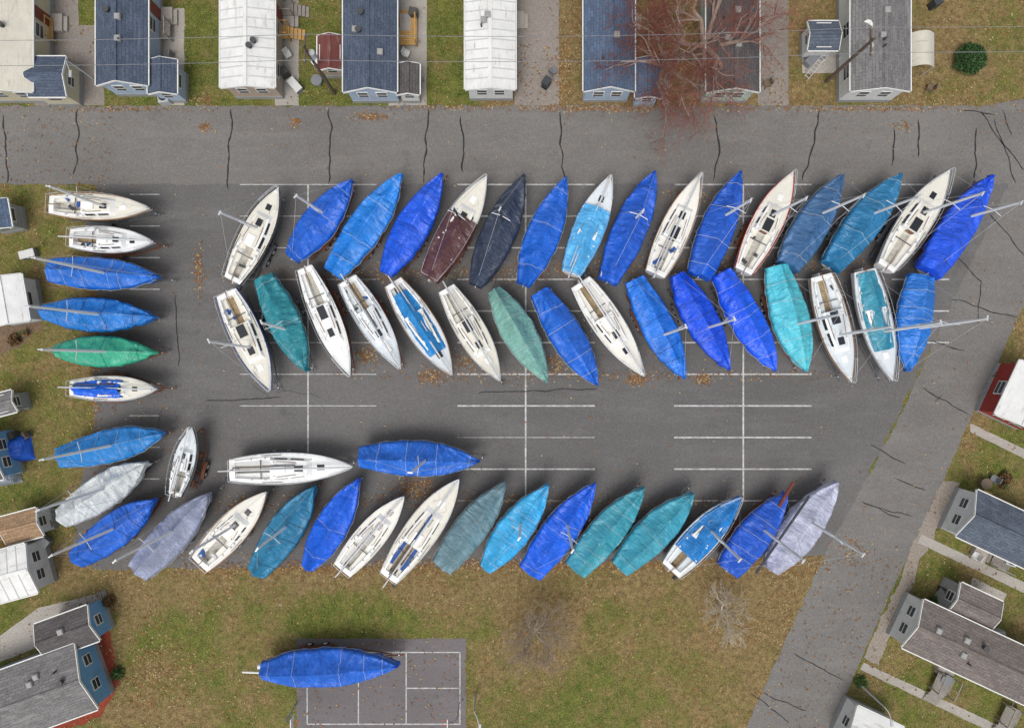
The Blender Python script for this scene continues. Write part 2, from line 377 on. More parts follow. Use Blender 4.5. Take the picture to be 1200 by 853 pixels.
def deck_gear(par,L,B,f,rng,cab,mast):
    c0,c1=cab; mb=MB()
    z=lambda t:sheer(t)
    hb=z(c0)+.47
    tc=c0+.065; mb.box((tc*L,0,hb+.06),(.115*L,.26*B,.07),rng.choice([0,0,1]),ch=.02)
    mb.box((c0*L-.015,0,z(c0)+.12),(.03,.24*B,.50),rng.choice([1,3]))
    tf=c1-.10; mb.box((tf*L,0,z(tf)+.43),(.07*L,.19*B,.05),1,ch=.015)
    mb.box(((c1+.07)*L,0,z(c1)+.11),(.06*L,.17*B,.05),rng.choice([0,1]),ch=.015)
    mb.box((.965*L,0,z(.965)+.06),(.16,.12,.06),2)
    for s in (-1,1):
        w=lambda t:B/2*f(t)
        mb.tube([((c0+.05)*L,s*.50*w(c0),hb+.09),((c1-.12)*L,s*.40*w(c1-.1),z(c1)+.42)],.022,3,5)
        for t in (c0-.05,c0-.16): mb.cyl((t*L,s*(.70*w(t)),z(t)+.25),.075,.15,2,10)
        for t in (c0+.03,): mb.cyl((t*L,s*.45*w(t),z(t)+.53),.06,.13,2,10)
        pts=[(t*L,s*(w(t)-.05),z(t)+.55) for t in np.linspace(.04,.86,9)]
        mb.tube(pts,.011,2,4)
        for t in (.04,.22,.42,.62,.8): mb.tube([(t*L,s*(w(t)-.05),z(t)),(t*L,s*(w(t)-.05),z(t)+.56)],.015,2,5)
        mb.box(((c0+.0)*L,s*(.86*w(c0)),z(c0)+.045),(.16*L,.035,.03),5)
        mb.box((.56*L,s*(.93*w(.56)),z(.56)+.06),(.12,.04,.08),2)
        mb.box((.06*L,s*.5*w(.06),z(.06)+.09),(.16,.04,.04),2)
    w=lambda t:B/2*f(t)
    for zz in (.3,.58):
        mb.tube([(.80*L,w(.80)-.04,z(.8)+zz),(.9*L,w(.9)-.03,z(.9)+zz),(.985*L,.14,z(1)+zz+.03),(1.005*L,0,z(1)+zz+.04),(.985*L,-.14,z(1)+zz+.03),(.9*L,-w(.9)+.03,z(.9)+zz),(.80*L,-w(.80)+.04,z(.8)+zz)],.018,2,6)
    mb.tube([(1.0*L,.06,z(1)),(1.0*L,.08,z(1)+.6)],.018,2,5); mb.tube([(1.0*L,-.06,z(1)),(1.0*L,-.08,z(1)+.6)],.018,2,5)
    mb.tube([(.12*L,w(.12)-.05,z(0)+.58),(.01*L,w(0)-.05,z(0)+.58),(.01*L,-w(0)+.05,z(0)+.58),(.12*L,-w(.12)+.05,z(0)+.58)],.018,2,6)
    mb.tube([(-.03*L,0,z(0)+.12),(.08*L,0,z(0)+.3),(.17*L,.03,z(.1)+.33)],[.035,.03,.02],3,6)
    mb.box(((c0-.09)*L,0,z(.2)+.02),(.06,.62*w(.25)*2,.05),5)
    if rng.random()<.45:
        mb.box((-.22,.28*B*rng.choice([-1,1]),2.05),(.34,.26,.42),5,ch=.08)
    if rng.random()<.5:
        for _ in range(3):
            x=rng.uniform(.08,c0-.04)*L; y=rng.uniform(-.3,.3)*B
            mb.box((x,y,z(.2)-.06),(rng.uniform(.25,.6),rng.uniform(.15,.3),.1),rng.choice([4,5,6]),rng.uniform(0,3),ch=.03)
    for _ in range(2):
        x0=rng.uniform(.3,.8)*L; pts=[]; y0=rng.uniform(-.2,.2)*B
        for k in range(8): pts.append((x0+k*.14,y0+.25*math.sin(k*1.1+x0)*.6,z(x0/L)+.12+(.40 if c0<(x0+k*.14)/L<c1-.03 else 0)))
        mb.tube(pts,.014,4,4)
    if not mast and rng.random()<.65:
        y0=rng.uniform(-.12,.12)
        mb.tube([(-.06*L,y0,z(0)+.78),(.5*L,y0*.5,z(.5)+.68),(.99*L,0,z(1)+.66)],[.05,.07,.07],2,8)
        mb.box((.03*L,y0,z(0)+.36),(.05,.06,.75),3)
        mb.tube([(.05*L,y0+.2,z(0)+.6),(.55*L,y0+.22,z(.5)+.62)],.05,5 if rng.random()<.3 else 2,7)
    cush=mat("cushion_blue",(48,84,150),.8,.1)
    mb.obj("deck_fittings",[whiteM,winM,alumM,teakM,ropeM,mastdM,cush],par)
def build_tarp(par,L,B,f,M,seed,rng,t0=-.02,t1=1.015,ridge=.85,skirt=.95,wf=1.03,ropes=True,name="tarp_cover",part=False):
    nt=110 if not part else 48; nu=40; vs=[]
    rm=.42+rng.uniform(-.08,.08)
    rp=cat([0,.12,rm,.7,.88,1],[.62+rng.uniform(-.2,.15),.85,1.0,.72,.42,.18])
    pexp=rng.uniform(.9,1.25); kk=rng.uniform(2.5,5.5); wr=rng.uniform(.9,1.6)
    ridgeoff=rng.uniform(-.08,.08); diag=rng.uniform(1.2,3.0)
    for i in range(nt+1):
        q0=i/nt; t=t0+(t1-t0)*q0
        tt=max(0,min(1,t)); w=B/2*f(tt)*wf+.05; w*=1+.04*nz(t*7,seed)
        if t>.97: w=max(w,.09)
        z0=sheer(tt)+.10; hr=ridge*rp(tt)
        sag=.11*abs(math.sin(math.pi*t*kk+seed))
        for j in range(nu+1):
            u=-1+2*j/nu; a=abs(u); sg=1 if u>0 else -1
            X=t*L
            if a<.70:
                q=a/.70; y=sg*q*w+ridgeoff*(1-q); z=z0+hr*(1-q)**pexp-sag*math.sin(math.pi*min(1,q*1.05))
                if q>.9: z-=.02
                xx=X+diag*q*nz(X*.35,sg*2,seed+2)
                cr=(1-2*abs(nz(xx*1.3,u*.9,seed+5)))
                cr2=(1-2*abs(nz(xx*3.0+u*2.5,u*2.0,seed+15)))
                am=max(0,.5+1.4*nz(X*.5,u*1.5,seed+30))
                n=.11*nz(X*.8,u*2.2,seed)+.09*cr*(.2+q)+.07*cr2*(.3+q)*am
                if q<.08: n*=.5
                z+=n*wr
                if part: z=z-.25*hr*(1-q)
            else:
                q=(a-.70)/.30; sk=skirt*(1+.25*nz(X*1.3,sg*5,seed)+.07*math.sin(X*5+seed))
                sk*=.75+.25*(1-tt)
                y=sg*w*(1+.02*math.sin(q*3.1)-.16*q*q)
                y+=sg*q*.07*wr*math.sin(X*4.2+3*nz(X*.8,sg,seed))+sg*.04*nz(X*4,q*2,seed)
                z=z0-.03-sk*q+.03*nz(X*3,q,seed)
            if i==0 and not part: z=min(z,z0-.8*skirt*(.6+.4*a)); 
            if i==nt and not part: z=min(z,z0-.5)
            vs.append((X,y,z))
    n1=nu+1; fs=[(i*n1+j,(i+1)*n1+j,(i+1)*n1+j+1,i*n1+j+1) for i in range(nt) for j in range(nu)]
    mb=MB(); mb.add(vs,fs,0)
    mb.obj(name,[M],par,ang=75)
    if ropes:
        rb=MB(); k=rng.choice([3,4,5])
        for r in range(k):
            i=int(nt*(.14+.74*r/max(1,k-1)+rng.uniform(-.08,.08))); i=max(4,min(nt-6,i)); sl=rng.choice([-3,0,0,1,4])
            pts=[]
            for j in range(nu+1):
                ii=max(1,min(nt-1,i+int(round(sl*(j/nu-.5)))))
                p=vs[ii*n1+j]; pts.append((p[0],p[1]*1.012,p[2]+.016))
            rb.tube(pts,.013,0,4)
        # slack line hanging at the gunwale
        for sgn in(0,1):
            pts=[]
            for i in range(4,nt-3,3):
                j=int(nu*(.10 if sgn==0 else .90)); p=vs[i*n1+j]; pts.append((p[0],p[1]*1.03,p[2]+.03*math.sin(i)))
            rb.tube(pts,.012,0,4)
        rb.obj("tie_down_rope",[ropeM if rng.random()<.6 else mastdM],par)
def trailer(par,L,rng):
    mb=MB(); w=.85
    for s in (-1,1):
        mb.tube([(.08*L,s*w,.55),(.62*L,s*w,.55),(.93*L,s*.12,.55)],.06,0,4)
        for x in (.30,.42):
            mb.tube([(x*L,s*(w+.12),.34),(x*L,s*(w+.34),.34)],.33,1,16)
            mb.cyl((x*L,s*(w+.35),.34),.17,.02,2,12,'y')
        pts=[((.36+a)*L,s*(w+.23),.42+.32*math.cos(a*9)) for a in np.linspace(-.13,.13,9)]
        for a,b in zip(pts,pts[1:]): mb.add([(a[0],a[1]-.13,a[2]),(b[0],b[1]-.13,b[2]),(b[0],b[1]+.13,b[2]),(a[0],a[1]+.13,a[2])],[(0,1,2,3)],0)
        for x in (.18,.58):
            mb.tube([(x*L,s*w,.55),(x*L,s*.75,1.25)],.04,0,4)
            mb.box((x*L,s*.74,1.27),(.5,.2,.06),0)
    for x in (.10,.30,.42,.60): mb.box((x*L,0,.50),(.1,2*w,.08),0)
    e=rng.choice([-.3,-.1,.1,.5])
    mb.tube([(.88*L,0,.55),(L+e,0,.5)],.055,0,4); mb.cyl((L+e-.3,0,.3),.045,.55,2,8); mb.cyl((L+e,0,.53),.08,.1,0,8)
    mb.obj("trailer_frame",[steelM if rng.random()<.6 else rustM,tyreM,alumM],par)
def mastobj(par,L,B,f,h,rng,dark=False):
    mb=MB(); x=.56*L; z0=sheer(.56)+.3; zt=z0+h; rk=-.25
    mb.tube([(x,0,z0),(x+rk*.5,0,(z0+zt)/2),(x+rk,0,zt)],[.105,.10,.08],0,8)
    zs=z0+h*.52; sp=.75
    mb.tube([(x+rk*.5-.1,-sp,zs),(x+rk*.5,0,zs+.05),(x+rk*.5-.1,sp,zs)],.028,1,5)
    w=B/2*f(.56)*.93
    for s in (-1,1):
        mb.tube([(x,s*w,sheer(.56)),(x+rk*.5-.1,s*sp,zs),(x+rk,0,zt)],.011,1,4)
    mb.tube([(L*.985,0,sheer(1)+.1),(x+rk,0,zt)],.011,1,4)
    mb.tube([(.01*L,0,sheer(0)+.1),(x+rk,0,zt)],.011,1,4)
    mb.box((x+rk-.05,0,zt+.03),(.35,.1,.06),1)
    mb.tube([(x+rk,0,zt),(x+rk+.05,0,zt+.5)],.01,1,4)
    mb.obj("mast_and_rigging",[mastdM if dark else mastwM,alumM],par)

COL=dict(blue=(18,92,208),royal=(12,82,218),azure=(22,118,204),sky=(52,156,214),cyan=(70,190,216),teal=(34,122,152),teal2=(58,150,170),green=(48,158,128),
  sage=(112,164,154),silver=(186,188,190),slate=(108,124,136),navy=(64,104,152),maroon=(88,46,50),black=(46,54,72),ltblue=(88,186,228),steel=(140,146,156))
BO=[
(272,329,327,220,37,'w','white',6.5,{}),
(342,301,412,212,38,'t','blue',6.5,{}),
(391,319,470,205,38,'t','azure',0,{}),
(453,319,518,205,38,'t','blue',0,{}),
(503,326,570,207,38,'p','maroon',5.5,{'s':'grey','r':(-.01,.60)}),
(558,333,614,206,38,'t','black',6.0,{}),
(614,332,663,209,37,'t','blue',0,{}),
(669,321,715,208,36,'p','ltblue',0,{'r':(.0,.68),'s':'white'}),
(713,328,767,202,37,'t','blue',4.0,{}),
(768,321,820,205,36,'w','white',0,{'s':'teak'}),
(820,322,867,202,37,'t','blue',6.5,{}),
(871,318,929,202,37,'w','white',6.5,{'s':'red'}),
(924,311,986,206,38,'t','navy',7.0,{}),
(975,311,1055,205,38,'t','teal',6.5,{}),
(1038,314,1112,200,38,'w','white',7.0,{'s':'grey'}),
(1091,318,1160,207,38,'t','blue',6.0,{}),
(265,343,318,458,38,'w','white',7.0,{'s':'blue'}),
(309,326,359,434,35,'t','teal',5.0,{}),
(357,314,411,441,34,'w','white',0,{'s':'black'}),
(407,328,470,432,34,'w','white',0,{'s':'grey'}),
(461,331,530,439,38,'p','azure',0,{'s':'teak','r':(.12,.76),'wf':.66}),
(523,338,586,446,35,'w','white',0,{'s':'grey'}),
(580,341,641,447,36,'t','sage',0,{}),
(633,343,700,451,36,'t','blue',0,{}),
(680,331,753,440,36,'w','white',0,{'s':'white'}),
(744,329,802,443,36,'t','azure',7.5,{}),
(794,323,854,433,36,'t','royal',7.0,{}),
(846,321,908,434,36,'t','royal',0,{}),
(910,313,944,434,40,'t','cyan',7.5,{}),
(962,323,997,448,38,'w','white',7.5,{'s':'teak'}),
(1013,317,1045,446,38,'p','teal2',7.5,{'r':(.02,.72),'wf':.72,'s':'grey'}),
(1080,324,1063,434,38,'t','azure',8.0,{}),
(58,240,177,245,32,'w','white',6.0,{'s':'teak'}),
(82,279,181,284,31,'w','white',0,{'s':'grey'}),
(60,317,185,325,35,'t','blue',8.0,{}),
(52,366,181,372,37,'t','azure',8.0,{}),
(68,411,182,413,34,'t','green',7.5,{}),
(82,455,185,456,30,'p','blue',0,{'r':(.08,.60),'wf':.66,'s':'grey'}),
(71,536,191,508,36,'t','azure',8.0,{}),
(74,606,171,543,38,'t','silver',7.5,{}),
(91,654,181,586,38,'t','blue',7.5,{}),
(205,580,226,500,27,'w','white',0,{'s':'black'}),
(269,551,414,546,37,'w','white',0,{'s':'grey'}),
(423,535,561,540,38,'t','blue',6.5,{}),
(163,669,245,579,38,'t','steel',8.0,{}),
(234,661,313,576,38,'w','white',7.0,{'s':'teak'}),
(301,670,368,571,37,'t','teal',6.0,{}),
(361,664,420,562,36,'t','blue',0,{}),
(401,668,474,581,35,'w','white',0,{'s':'white'}),
(455,677,538,561,40,'w','white',0,{'s':'grey','cush':1}),
(519,663,592,566,36,'t','slate',0,{}),
(570,665,642,569,37,'t','sky',4.0,{}),
(622,670,697,567,38,'t','blue',7.0,{}),
(675,667,754,572,37,'t','teal2',0,{}),
(727,665,812,579,38,'t','teal2',0,{}),
(786,668,867,582,38,'p','azure',7.5,{'r':(.22,1.0),'wf':.9,'s':'white'}),
(854,668,921,579,37,'t','blue',8.0,{}),
(905,667,980,565,42,'t','silver',8.5,{}),
(308,786,466,779,42,'t','blue',0,{'stand':1}),
]
for bi,(sx,sy,bx,by,wd,kind,colr,mh,ex) in enumerate(BO):
    rng=random.Random(100+bi); zr=2.2
    a=Vector(W(sx,sy,zr)); b=Vector(W(bx,by,zr+.2)); d=b-a; L=d.length; B=wd*S*(H-zr)/H
    ang=math.atan2(d.y,d.x)
    nm={'w':'sailboat','t':'tarp_covered_sailboat','p':'partly_covered_sailboat'}[kind]
    e=empty(nm,a.x,a.y,ang)
    f=rng.choice(HW[:2]) if kind!='t' else rng.choice(HW)
    if 'stand' in ex: f=HW[2]
    cab=(.36+rng.uniform(-.03,.04),.68+rng.uniform(-.03,.04))
    build_hull(e,L,B*(1 if kind!='t' else .95),f,rng.choice(deckMs),stripeMs[ex.get('s',rng.choice(['blue','red','grey','black']))],rng.choice(antiMs),rng,cab,cov=(kind=='t'))
    trailer(e,L,rng)
    if kind!='t': deck_gear(e,L,B,f,rng,cab,mh>0)
    if kind in 'tp':
        c=COL[colr]; c=tuple(max(0,min(255,x*rng.uniform(.93,1.08)+rng.uniform(-3,5))) for x in c)
        M=tarp_mat("tarp_"+colr,c,rng.uniform(.25,.4))
        if kind=='t': build_tarp(e,L,B,f,M,bi*3.7,rng,ridge=rng.uniform(.8,1.2),skirt=rng.uniform(.75,1.1))
        else:
            r=ex['r']; build_tarp(e,L,B,f,M,bi*3.7,rng,t0=r[0],t1=r[1],ridge=1.15,skirt=.12 if ex.get('wf',1)<.85 else .5,wf=ex.get('wf',1.0),part=True,ropes=False)
    if mh>0: mastobj(e,L,B,f,mh,rng,dark=(colr in('maroon','black')))
    if ex.get('cush'):
        mb=MB(); 
        for s in(-1,1): mb.box((.22*L,s*.52,sheer(.2)-.06),(.22*L,.30,.09),0,ch=.03)
        mb.box((.52*L,.1,sheer(.5)+.55),(.24*L,.16,.12),0,ch=.04)
        mb.obj("sail_cushions",[mat("cushion_blue",(48,84,150))],e)
    if ex.get('stand'):
        mb=MB(); mb.tube([(-1.6,0,2.2),(2,0,2.9)],.07,0,8); mb.box((-.25,.3,2.0),(.4,.3,.5),0,ch=.08)
        mb.obj("stowed_boom",[mastwM],e)
    if sx==854:
        mb=MB(); mb.tube([(.15*L,-1.5,3.0),(1.12*L,-1.25,3.1)],.10,0,8); mb.tube([(.85*L,.1,2.95),(1.14*L,.3,2.9)],.13,1,8)
        mb.obj("stowed_mast",[mastdM,mat("sail_bag_red",(118,58,50),.8,.2)],e)

# ------------------------------------------------------------ houses
shg={k:shingle("shingle_"+k,v) for k,v in dict(navy=(78,88,104),slate=(86,94,106),grey=(116,114,114),dark=(90,86,86),brown=(114,106,102),blue=(84,98,120),tan=(150,124,98)).items()}
roofW=metalroof("roof_white_metal",(222,222,220)); roofB=metalroof("roof_beige_metal",(202,198,184))
trimW=mat("trim_white",(222,222,218),.5,.05)
glassM=mat("window_glass",(44,54,64),.1,.1,1,0,spec=.8)
doorM=mat("door_paint",(120,60,50),.5,.08)
sid={k:siding("siding_"+k,v) for k,v in dict(cream=(200,192,166),blue=(164,182,202),white=(210,212,210),tan=(172,156,140),green=(182,198,186),sky=(110,160,200),grey=(150,152,152),red=(150,56,48)).items()}
pvc=mat("vent_pipe",(70,70,72),.6,.1)
def house(name,cx,cy,wpx,lpx,ang,roof,wall,wh=2.8,rh=.75,vents=3,ribs=False,door=True,seed=0,over=.22):
    rng=random.Random(seed+int(cx*3+cy)); k=(H-wh)/H; x,y=W(cx,cy,wh); w=wpx*S*k-2*over; l=lpx*S*k-2*over
    e=empty(name,x,y,math.radians(ang))
    mb=MB(); a,b=l/2,w/2
    mb.add([(-a,-b,0),(a,-b,0),(a,b,0),(-a,b,0),(-a,-b,wh),(a,-b,wh),(a,b,wh),(-a,b,wh),(-a,0,wh+rh-.02),(a,0,wh+rh-.02)],
        [(0,1,5,4),(2,3,7,6),(1,2,6,9,5),(3,0,4,8,7)],0)
    mb.obj("walls",[wall],e,smooth=False)
    mb=MB(); mb.add([(-a-.03,-b-.03,0),(a+.03,-b-.03,0),(a+.03,b+.03,0),(-a-.03,b+.03,0),(-a-.03,-b-.03,.5),(a+.03,-b-.03,.5),(a+.03,b+.03,.5),(-a-.03,b+.03,.5)],[(0,1,5,4),(1,2,6,5),(2,3,7,6),(3,0,4,7),(4,5,6,7)],0)
    mb.obj("skirting",[sid['grey']],e,smooth=False)
    sl=rh/b; eb=b+over; ez=wh-sl*over+.06; rz=wh+rh+.06; A=a+over; T=.12
    mb=MB()
    for s in(-1,1):
        mb.add([(-A,0,rz),(A,0,rz),(A,s*eb,ez),(-A,s*eb,ez),(-A,0,rz-T),(A,0,rz-T),(A,s*eb,ez-T),(-A,s*eb,ez-T)],
          [(0,1,2,3) if s<0 else (3,2,1,0),(4,5,6,7),(0,4,7,3),(1,5,6,2)],0)
        mb.add([(-A,s*(eb+.02),ez+.01),(A,s*(eb+.02),ez+.01),(A,s*(eb+.02),ez-.18),(-A,s*(eb+.02),ez-.18),(-A,s*(eb+.10),ez+.01),(A,s*(eb+.10),ez+.01),(A,s*(eb+.10),ez-.1),(-A,s*(eb+.10),ez-.1)],[(0,1,5,4),(4,5,6,7),(0,1,2,3)],1)
        for q in(-1,1):
            xx=q*(A+.015); mb.add([(xx,0,rz+.02),(xx,s*eb,ez+.02),(xx,s*eb,ez-.17),(xx,0,rz-.17),(xx+q*.05,0,rz+.02),(xx+q*.05,s*eb,ez+.02),(xx+q*.05,s*eb,ez-.17),(xx+q*.05,0,rz-.17)],[(0,1,5,4),(4,5,6,7),(1,2,6,5),(3,2,6,7)],1)
    mb.box((0,0,rz+.015),(2*A,.28,.05),0)
    if ribs:
        m=int(2*A/.75)
        for i in range(1,m):
            xx=-A+i*2*A/m
            for s in(-1,1):
                mb.add([(xx-.025,0,rz+.03),(xx+.025,0,rz+.03),(xx+.025,s*eb,ez+.03),(xx-.025,s*eb,ez+.03),(xx-.05,0,rz+.002),(xx+.05,0,rz+.002),(xx+.05,s*eb,ez+.002),(xx-.05,s*eb,ez+.002)],[(0,1,2,3),(0,4,7,3),(1,5,6,2)],2)
    mb.obj("roof",[roof,trimW,mat("roof_rib",(186,186,186),.5,.1)],e,smooth=False)
    mb=MB()
    for i in range(vents):
        xx=rng.uniform(-.85,.85)*a; yy=rng.uniform(-.6,.6)*b; zz=rz-sl*abs(yy)
        if i%3==0: mb.box((xx,yy,zz+.12),(.45,.45,.28),1,ch=.06)
        elif i%3==1: mb.cyl((xx,yy,zz+.2),.07,.5,0,8)
        else: mb.cyl((xx,yy,zz+.15),.16,.35,0,10); mb.cyl((xx,yy,zz+.36),.24,.06,0,10)
    mb.obj("roof_vents",[pvc,mat("vent_cover",(150,150,148),.6,.1)],e)
    mb=MB()
    def win(px_,py_,nx,ny,ww,hh,zc):
        if ny: 
            mb.box((px_,py_+ny*.02,zc),(ww+.16,.05,hh+.16),0); mb.box((px_,py_+ny*.04,zc),(ww,.05,hh),1); mb.box((px_,py_+ny*.055,zc),(ww,.05,.05),0)
        else:
            mb.box((px_+nx*.02,py_,zc),(.05,ww+.16,hh+.16),0); mb.box((px_+nx*.04,py_,zc),(.05,ww,hh),1); mb.box((px_+nx*.055,py_,zc),(.05,ww,.05),0)
    m=max(1,int(l/3.2))
    for i in range(m):
        xx=-a+(i+.5)*l/m
        for s in(-1,1): win(xx,s*b,0,s,1.0,.8,1.75)
    for q in(-1,1):
        if w>3: 
            for yy in(-.2*w,.2*w): win(q*a,yy,q,0,.75,.75,1.75)
        else: win(q*a,0,q,0,.7,.7,1.6)
    if door:
        mb.box((-.12*l,-b-.03,1.5),(.92,.06,2.0),2); mb.box((-.12*l,-b-.5,.22),(1.4,.9,.44),3); mb.box((-.12*l,-b-1.1,.12),(1.2,.3,.24),3)
    mb.obj("windows_and_door",[trimW,glassM,doorM,concM],e,smooth=False)
    return e
TL=260
def top(x0,x1,yb,roof,wall,**k):
    return house("mobile_home",(x0+x1)/2,yb-TL/2,x1-x0,TL,90,roof,wall,**k)
top(-34,38,108,roofB,sid['cream'],seed=1,rh=.5,vents=6)
house("home_addition",55,90,47,44,0,shg['navy'],sid['cream'],wh=2.5,rh=.45,vents=0,door=False)
top(112,173,100,shg['navy'],sid['blue'],rh=.9,vents=8)
house("home_addition",190,90,34,40,90,shg['navy'],sid['blue'],wh=2.4,rh=.4,vents=0,door=False)
top(258,322,103,roofW,sid['tan'],rh=.45,ribs=True,vents=10)
top(402,465,108,shg['navy'],sid['blue'],rh=.9,vents=8,seed=3)
house("home_addition",478,93,27,36,90,shg['dark'],sid['white'],wh=2.3,rh=.3,vents=0,door=False)
top(545,604,105,roofW,sid['white'],rh=.4,ribs=True,vents=10)
top(684,744,107,shg['blue'],sid['blue'],rh=.9,vents=9)
house("home_addition",760,92,31,46,90,shg['blue'],sid['blue'],wh=2.4,rh=.35,vents=0,door=False)
top(828,890,108,shg['dark'],sid['green'],rh=.8,vents=8)
top(997,1067,107,shg['grey'],sid['white'],rh=.7,vents=8)
house("garden_shed",965,42,34,36,0,shg['slate'],sid['white'],wh=2.1,rh=.4,vents=0,door=False)
house("garden_shed",387,62,30,40,90,metalroof("shed_roof_maroon",(112,62,58)),sid['tan'],wh=2.1,rh=.35,vents=0,door=False)
for x in (-190,-330,1290,1430): top(x,x+62,100,shg['grey'],sid['white'],seed=int(x))
house("mobile_home",1208,636,60,165,-25,shg['slate'],sid['white'],rh=.9,vents=4)
house("mobile_home",1172,778,62,225,-25,shg['brown'],sid['white'],rh=.7,vents=7)
house("home_addition",1143,712,40,54,-25,shg['brown'],sid['grey'],wh=2.4,rh=.4,vents=0,door=False)
house("mobile_home",1208,466,60,70,65,roofW,sid['red'],rh=.5)
house("garden_shed",1022,862,50,60,-25,roofW,sid['white'],wh=2.4,rh=.4,vents=1)
house("mobile_home",30,818,82,150,20,shg['grey'],sid['sky'],rh=.8,vents=7,door=False)
house("home_addition",78,741,44,66,20,shg['dark'],sid['sky'],wh=2.6,rh=.5,vents=1,door=False)
house("mobile_home",-2,676,60,80,15,roofW,sid['white'],rh=.45,ribs=True,vents=2,door=False)
house("garden_shed",25,617,34,44,15,shg['tan'],sid['white'],wh=2.2,rh=.35,vents=0,door=False)
house("garden_shed",8,352,44,56,100,roofW,sid['white'],wh=2.3,rh=.4,vents=0,door=False)
house("garden_shed",-6,252,34,34,100,shg['blue'],sid['grey'],wh=2.2,rh=.35,vents=0,door=False)
house("garden_shed",0,474,26,34,15,shg['grey'],sid['grey'],wh=2.1,rh=.3,vents=0,door=False)
house("mobile_home",-52,545,60,100,15,shg['dark'],sid['sky'],rh=.5,vents=2,door=False)

woodM=mat("deck_wood",(184,146,88),.8,.2,3); wood2=mat("weathered_wood",(142,136,128),.8,.2,3)
def deck(px,py,w,l,ang,M,h=.6,steps=4):
    x,y=W(px,py); e=empty("wooden_deck",x,y,math.radians(ang)); mb=MB(); n=int(l/.16)
    for i in range(n): mb.box((-l/2+(i+.5)*l/n,0,h),(l/n-.02,w,.05),0)
    for sx in(-1,1):
        for sy in(-1,1): mb.box((sx*(l/2-.06),sy*(w/2-.06),h/2+.45),(.1,.1,h+.9),0)
    for s in(-1,1): mb.box((0,s*(w/2-.06),h+.92),(l,.07,.06),0)
    for i in range(steps): mb.box((l/2+.14+.28*i,0,h-.13*(i+1)),(.27,w*.8,.05),0)
    mb.obj("planks_and_rails",[M],e,smooth=False)
deck(52,40,2.2,1.6,90,woodM); deck(330,42,1.1,1.7,0,woodM); deck(333,15,1.1,1.9,0,wood2); deck(478,40,1.6,2.2,90,woodM,.4); deck(196,40,1.1,1.4,90,wood2)
deck(1168,655,1.4,1.6,155,wood2); deck(1100,797,1.5,1.6,-115,wood2); deck(1178,835,1.4,1.6,-115,wood2); deck(8,640,1.6,2.0,15,woodM,.3); deck(1150,590,.9,1.2,65,woodM,.4,2)
x,y=W(1083,57,2.2); e=empty("carport_canopy",x,y); mb=MB(); n=10
prof=[(-.98+1.96*i/n, 1.9+.5*math.sin(math.pi*i/n)) for i in range(n+1)]
vs=[(px_,yy,z) for yy in(-1.35,1.35) for px_,z in prof]; mb.add(vs,[(i,i+1,n+2+i,n+1+i) for i in range(n)],0)
for sx in(-.95,.95):
    for sy in(-1.3,1.3): mb.tube([(sx,sy,0),(sx,sy,1.92)],.04,1,6)
mb.obj("canopy",[roofB,alumM],e)
def leafclump(name,px,py,r,h,rgb,n=2600,seed=0):
    rng=random.Random(seed); x,y=W(px,py,h*.6); e=empty(name,x,y); mb=MB()
    for i in range(n):
        th=rng.uniform(0,6.28); ph=math.acos(rng.uniform(-.2,1)); rr=r*(rng.uniform(.55,1.0))*(1+.25*nz(th*1.5,ph*2,seed+3))
        c=Vector((rr*math.sin(ph)*math.cos(th),rr*math.sin(ph)*math.sin(th),h*.35+rr*math.cos(ph)*h/r*.6)); s=rng.uniform(.05,.12)
        a=Vector((rng.gauss(0,1),rng.gauss(0,1),rng.gauss(0,.6))).normalized(); b=a.cross(Vector((rng.gauss(0,1),rng.gauss(0,1),rng.gauss(0,1)))).normalized()
        q=[c+a*s,c+b*s*.6,c-a*s,c-b*s*.6]; mb.add([tuple(v) for v in q],[(0,1,2,3)],rng.choice([0,0,1]))
    for k in range(6):
        an=k; mb.tube([(0,0,0),(.5*r*math.cos(an),.5*r*math.sin(an),h*.6)],[.05,.02],2,5)
    mb.obj("foliage",[mat(name+"_leaf",rgb,.8,.3,2,0),mat(name+"_leaf2",tuple(v*1.3 for v in rgb),.8,.3,2,0),mat("bark",(92,78,70),.9,.2)],e,smooth=False)
leafclump("evergreen_bush",1140,67,1.25,1.5,(50,78,38),5000,1)
for i,(px,py) in enumerate([(126,705),(136,790),(1180,560),(1096,706),(47,655),(1010,800),(15,398)]): leafclump("brown_shrub" if i%2==0 else "green_shrub",px,py,.5,.7,[(96,74,46),(64,86,42)][i%2],700,i+5)

